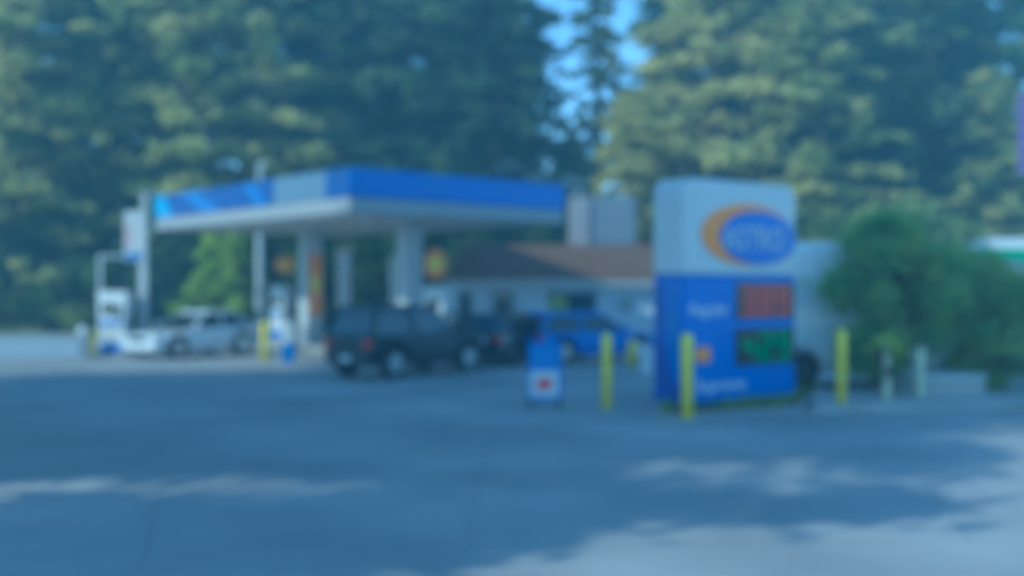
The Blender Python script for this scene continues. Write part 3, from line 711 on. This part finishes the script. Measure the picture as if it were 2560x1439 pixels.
trees = [
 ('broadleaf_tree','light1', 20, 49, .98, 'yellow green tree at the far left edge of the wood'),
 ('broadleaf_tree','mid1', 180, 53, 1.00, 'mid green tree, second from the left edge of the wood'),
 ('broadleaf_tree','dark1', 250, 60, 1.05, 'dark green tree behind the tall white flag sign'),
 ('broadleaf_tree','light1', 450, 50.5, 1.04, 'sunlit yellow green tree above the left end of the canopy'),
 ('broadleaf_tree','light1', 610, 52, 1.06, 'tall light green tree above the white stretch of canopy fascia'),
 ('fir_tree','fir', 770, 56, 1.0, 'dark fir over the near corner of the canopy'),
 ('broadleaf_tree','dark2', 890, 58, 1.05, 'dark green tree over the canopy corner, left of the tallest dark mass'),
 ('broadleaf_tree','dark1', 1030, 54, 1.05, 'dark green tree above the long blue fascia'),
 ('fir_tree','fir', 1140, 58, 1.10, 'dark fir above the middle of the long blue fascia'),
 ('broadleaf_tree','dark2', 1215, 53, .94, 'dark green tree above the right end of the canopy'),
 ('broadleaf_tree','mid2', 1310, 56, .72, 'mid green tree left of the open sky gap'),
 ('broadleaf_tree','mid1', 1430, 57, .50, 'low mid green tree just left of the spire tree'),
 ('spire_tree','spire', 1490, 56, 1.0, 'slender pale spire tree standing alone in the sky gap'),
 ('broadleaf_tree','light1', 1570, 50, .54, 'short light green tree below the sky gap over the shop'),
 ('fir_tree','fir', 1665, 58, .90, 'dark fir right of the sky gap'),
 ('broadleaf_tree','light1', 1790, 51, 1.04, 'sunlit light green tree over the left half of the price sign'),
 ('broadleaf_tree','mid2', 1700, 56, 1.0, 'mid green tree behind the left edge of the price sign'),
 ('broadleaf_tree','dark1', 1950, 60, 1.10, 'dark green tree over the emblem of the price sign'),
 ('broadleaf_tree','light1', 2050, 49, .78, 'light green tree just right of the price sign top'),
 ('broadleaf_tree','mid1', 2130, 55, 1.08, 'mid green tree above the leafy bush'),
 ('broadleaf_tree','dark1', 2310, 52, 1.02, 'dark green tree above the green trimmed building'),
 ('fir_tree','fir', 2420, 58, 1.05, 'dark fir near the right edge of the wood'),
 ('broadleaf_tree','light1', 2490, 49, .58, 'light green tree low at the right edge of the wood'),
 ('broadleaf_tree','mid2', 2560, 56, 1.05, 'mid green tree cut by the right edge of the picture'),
 ('broadleaf_tree','dark2', -110, 54, .95, 'dark tree reaching in from the left edge'),
 ('broadleaf_tree','dark2', 420, 64, 1.25, 'dark tree deep in the wood left of the canopy'),
 ('broadleaf_tree','dark1', 930, 66, 1.28, 'dark tree deep in the wood behind the fascia trees'),
 ('broadleaf_tree','dark2', 1190, 66, 1.10, 'dark tree deep in the wood behind the middle firs'),
 ('broadleaf_tree','dark1', 1850, 66, 1.20, 'dark tree deep in the wood behind the price sign'),
 ('broadleaf_tree','dark2', 2110, 67, 1.22, 'dark tree deep in the wood above the van'),
 ('broadleaf_tree','dark2', 2350, 68, 1.25, 'dark tree deep in the wood at the right'),
 ('broadleaf_tree','dark1', 60, 66, .85, 'dark tree deep in the wood at the left'),
 ('broadleaf_tree','dark1', 270, 67, 1.2, 'dark tree deep in the wood behind the outer pump'),
 ('broadleaf_tree','mid2', 1060, 71, 1.3, 'mid green tree deep in the wood right of the canopy corner'),
 ('broadleaf_tree','dark2', 2230, 72, 1.3, 'dark tree deep in the wood behind the leafy bush'),
 ('broadleaf_tree','mid1', 1990, 73, 1.3, 'mid green tree deep in the wood right of the emblem'),
 ('broadleaf_tree','mid2', 690, 69, 1.30, 'mid green tree deep in the wood behind the canopy'),
]
for nm, kd, px, D, sc, lb_ in trees: plant(nm, kd, px, D, sc, lb_, 'tree', GR)
shr = [('shrub',-20,47.5,1.0,'mid green shrub at the foot of the wood, far left'),('shrub_dark',110,49,1.2,'dark shrub over the low wall'),
 ('shrub',215,47.5,.9,'mid green shrub just left of the outer pump'),('shrub_dark',400,48,1.0,'dark shrub left of the bright green conifer'),
 ('shrub_dark',450,50,1.5,'large dark shrub behind the white car'),('shrub_dark',700,49,1.1,'dark shrub behind the far pump'),
 ('shrub_dark',800,48.5,1.25,'dark shrub left of the grey utility post'),('shrub',925,49,.95,'mid green shrub right of the grey utility post'),
 ('shrub_dark',1050,50,1.3,'dark shrub behind the near pump'),('shrub_dark',1180,52,1.2,'dark shrub at the left end of the shop'),
 ('shrub',1640,52,1.5,'mid green shrub behind the right end of the shop roof'),('shrub_dark',1320,53,1.5,'dark shrub behind the shop roof'),
 ('shrub_dark',1760,50,1.4,'dark shrub behind the price sign'),('shrub',2080,48,1.5,'mid green shrub over the roof of the van'),
 ('shrub',2240,46,1.5,'mid green shrub beyond the leafy bush')]
for kd, px, D, sc, lb_ in shr: plant('shrub', kd, px, D, sc, lb_, 'shrub', 'shrubs along the foot of the wood')
plant('bright_conifer', 'bright', 570, 46.5, 1.08, 'bright yellow green conifer seen under the left of the canopy', 'shrub', sxy=1.2)
plant('leafy_bush', 'bush', 2240, 22.0, 1.03, 'tall leafy green bush right of the third bollard', 'bush', sxy=1.03)
plant('middle_bush', 'bush', 2390, 23.6, .86, 'smaller green bush squeezed between the tall leafy bush and the right edge bush', 'bush', sxy=1.1)
plant('low_bush', 'bush_dark', 2500, 22.6, .88, 'broad low green bush cut by the right edge', 'bush', sxy=1.1)
plant('sapling', 'sprig', 2215, G(2215, 1010).y, 1.0, 'small yellow green sapling before the leafy bush', 'sapling', rz=1.0)
for px, py, h, lb_ in ((2216, 1012, .95, 'pale wooden post holding the yellow green sapling'), (2300, 1005, .85, 'pale wooden post right of the sapling')):
    p = thing('wooden_post', lb_, 'post', G(px, py) + Vector((0,0,.1)), .3, 'pale wooden posts')
    MB().box(-.06, .06, -.06, .06, 0, h).build('shaft', M['pale_bark'], p, bevel=.01)
    MB().loft([[(-.07,-.07,h),(.07,-.07,h),(.07,.07,h),(-.07,.07,h)],[(-.02,-.02,h+.05),(.02,-.02,h+.05),(.02,.02,h+.05),(-.02,.02,h+.05)]]).build('cap', M['pale_bark'], p)
vb = thing('utility_vault', 'low pale concrete box on the pavement in front of the bushes', 'utility box', (K(2385)*20.6, 20.6, 0), R(4))
MB().box(-.60, .60, 0, 1.7, 0, .42).build('box_body', M['conc'], vb, bevel=.02)
MB().box(-.63, .63, -.03, 1.73, .422, .48).build('lid', M['white_panel'], vb, bevel=.01)
# street trees left of the frame; they throw the shade that lies across the road
for x, y, s, rz in [(-14.35, 3.12, 0.77, 5.27), (-15.89, 8.01, 1.04, 6.9), (-22.56, 14.0, 0.99, 4.07), (-23.23, -3.5, 0.78, 4.08), (-14.97, 10.98, 1.3, 5.67), (-9.92, 10.42, 0.66, 1.89), (-16.11, 16.51, 1.09, 3.88), (-32.31, 3.12, 0.88, 6.71), (-10.1, 10.75, 0.52, 1.95)]:
    plant('roadside_tree', 'overhead', 0, 0, s, 'tall roadside tree beyond the left edge shading the road', 'tree', 'roadside trees left of the view that shade the road', rz=rz, loc=Vector((x, y, 0)))

# ground cover under the sign and at the wood's foot
rng = np.random.default_rng(5)
cen = [(float(a_), float(b_), .12) for a_, b_ in []]
pts = []
q4 = [Vector((*p, 0)) for p in inset(bp, .3)]
for _ in range(260):
    a_, b_ = rng.random(2); p = q4[0].lerp(q4[1], a_).lerp(q4[3].lerp(q4[2], a_), b_); pts.append((p.x, p.y, .12))
me = leaves_mesh('ground_cover', pts, [.08]*len(pts), 24, .06, M['leaf_mid'], 3)
tag(link(bpy.data.objects.new('ground_cover', me)), 'low green ground cover in the bed under the price sign', 'ground cover', None, 'stuff')
pts = [(float(rng.uniform(-34, 34)), float(rng.uniform(46.8, 56)), .1) for _ in range(1500)]
me = leaves_mesh('undergrowth', pts, [.35]*len(pts), 20, .22, M['leaf_mid'], 4)
tag(link(bpy.data.objects.new('undergrowth', me)), 'low rough undergrowth on the floor of the wood', 'undergrowth', None, 'stuff')

# ---------------------------------------------------------------- added blue veil, tints the view and lifts dark tones
hz = MB().box(-90, 90, -40, 110, -1.0, 34).build('blue_veil', [])
hz.data.materials.clear()
hm = bpy.data.materials.new('blue_veil'); hm.use_nodes = True; hn = hm.node_tree
hn.nodes.remove(hn.nodes['Principled BSDF'])
pvv = hn.nodes.new('ShaderNodeVolumePrincipled'); pvv.inputs['Color'].default_value = (.42,.78,.97,1)
pvv.inputs['Density'].default_value = .0065; pvv.inputs['Anisotropy'].default_value = .2
hn.links.new(pvv.outputs[0], hn.nodes['Material Output'].inputs['Volume'])
hz.data.materials.append(hm); tag(hz, 'added bluish veil that tints the whole place', 'blue_veil', None, 'stuff')
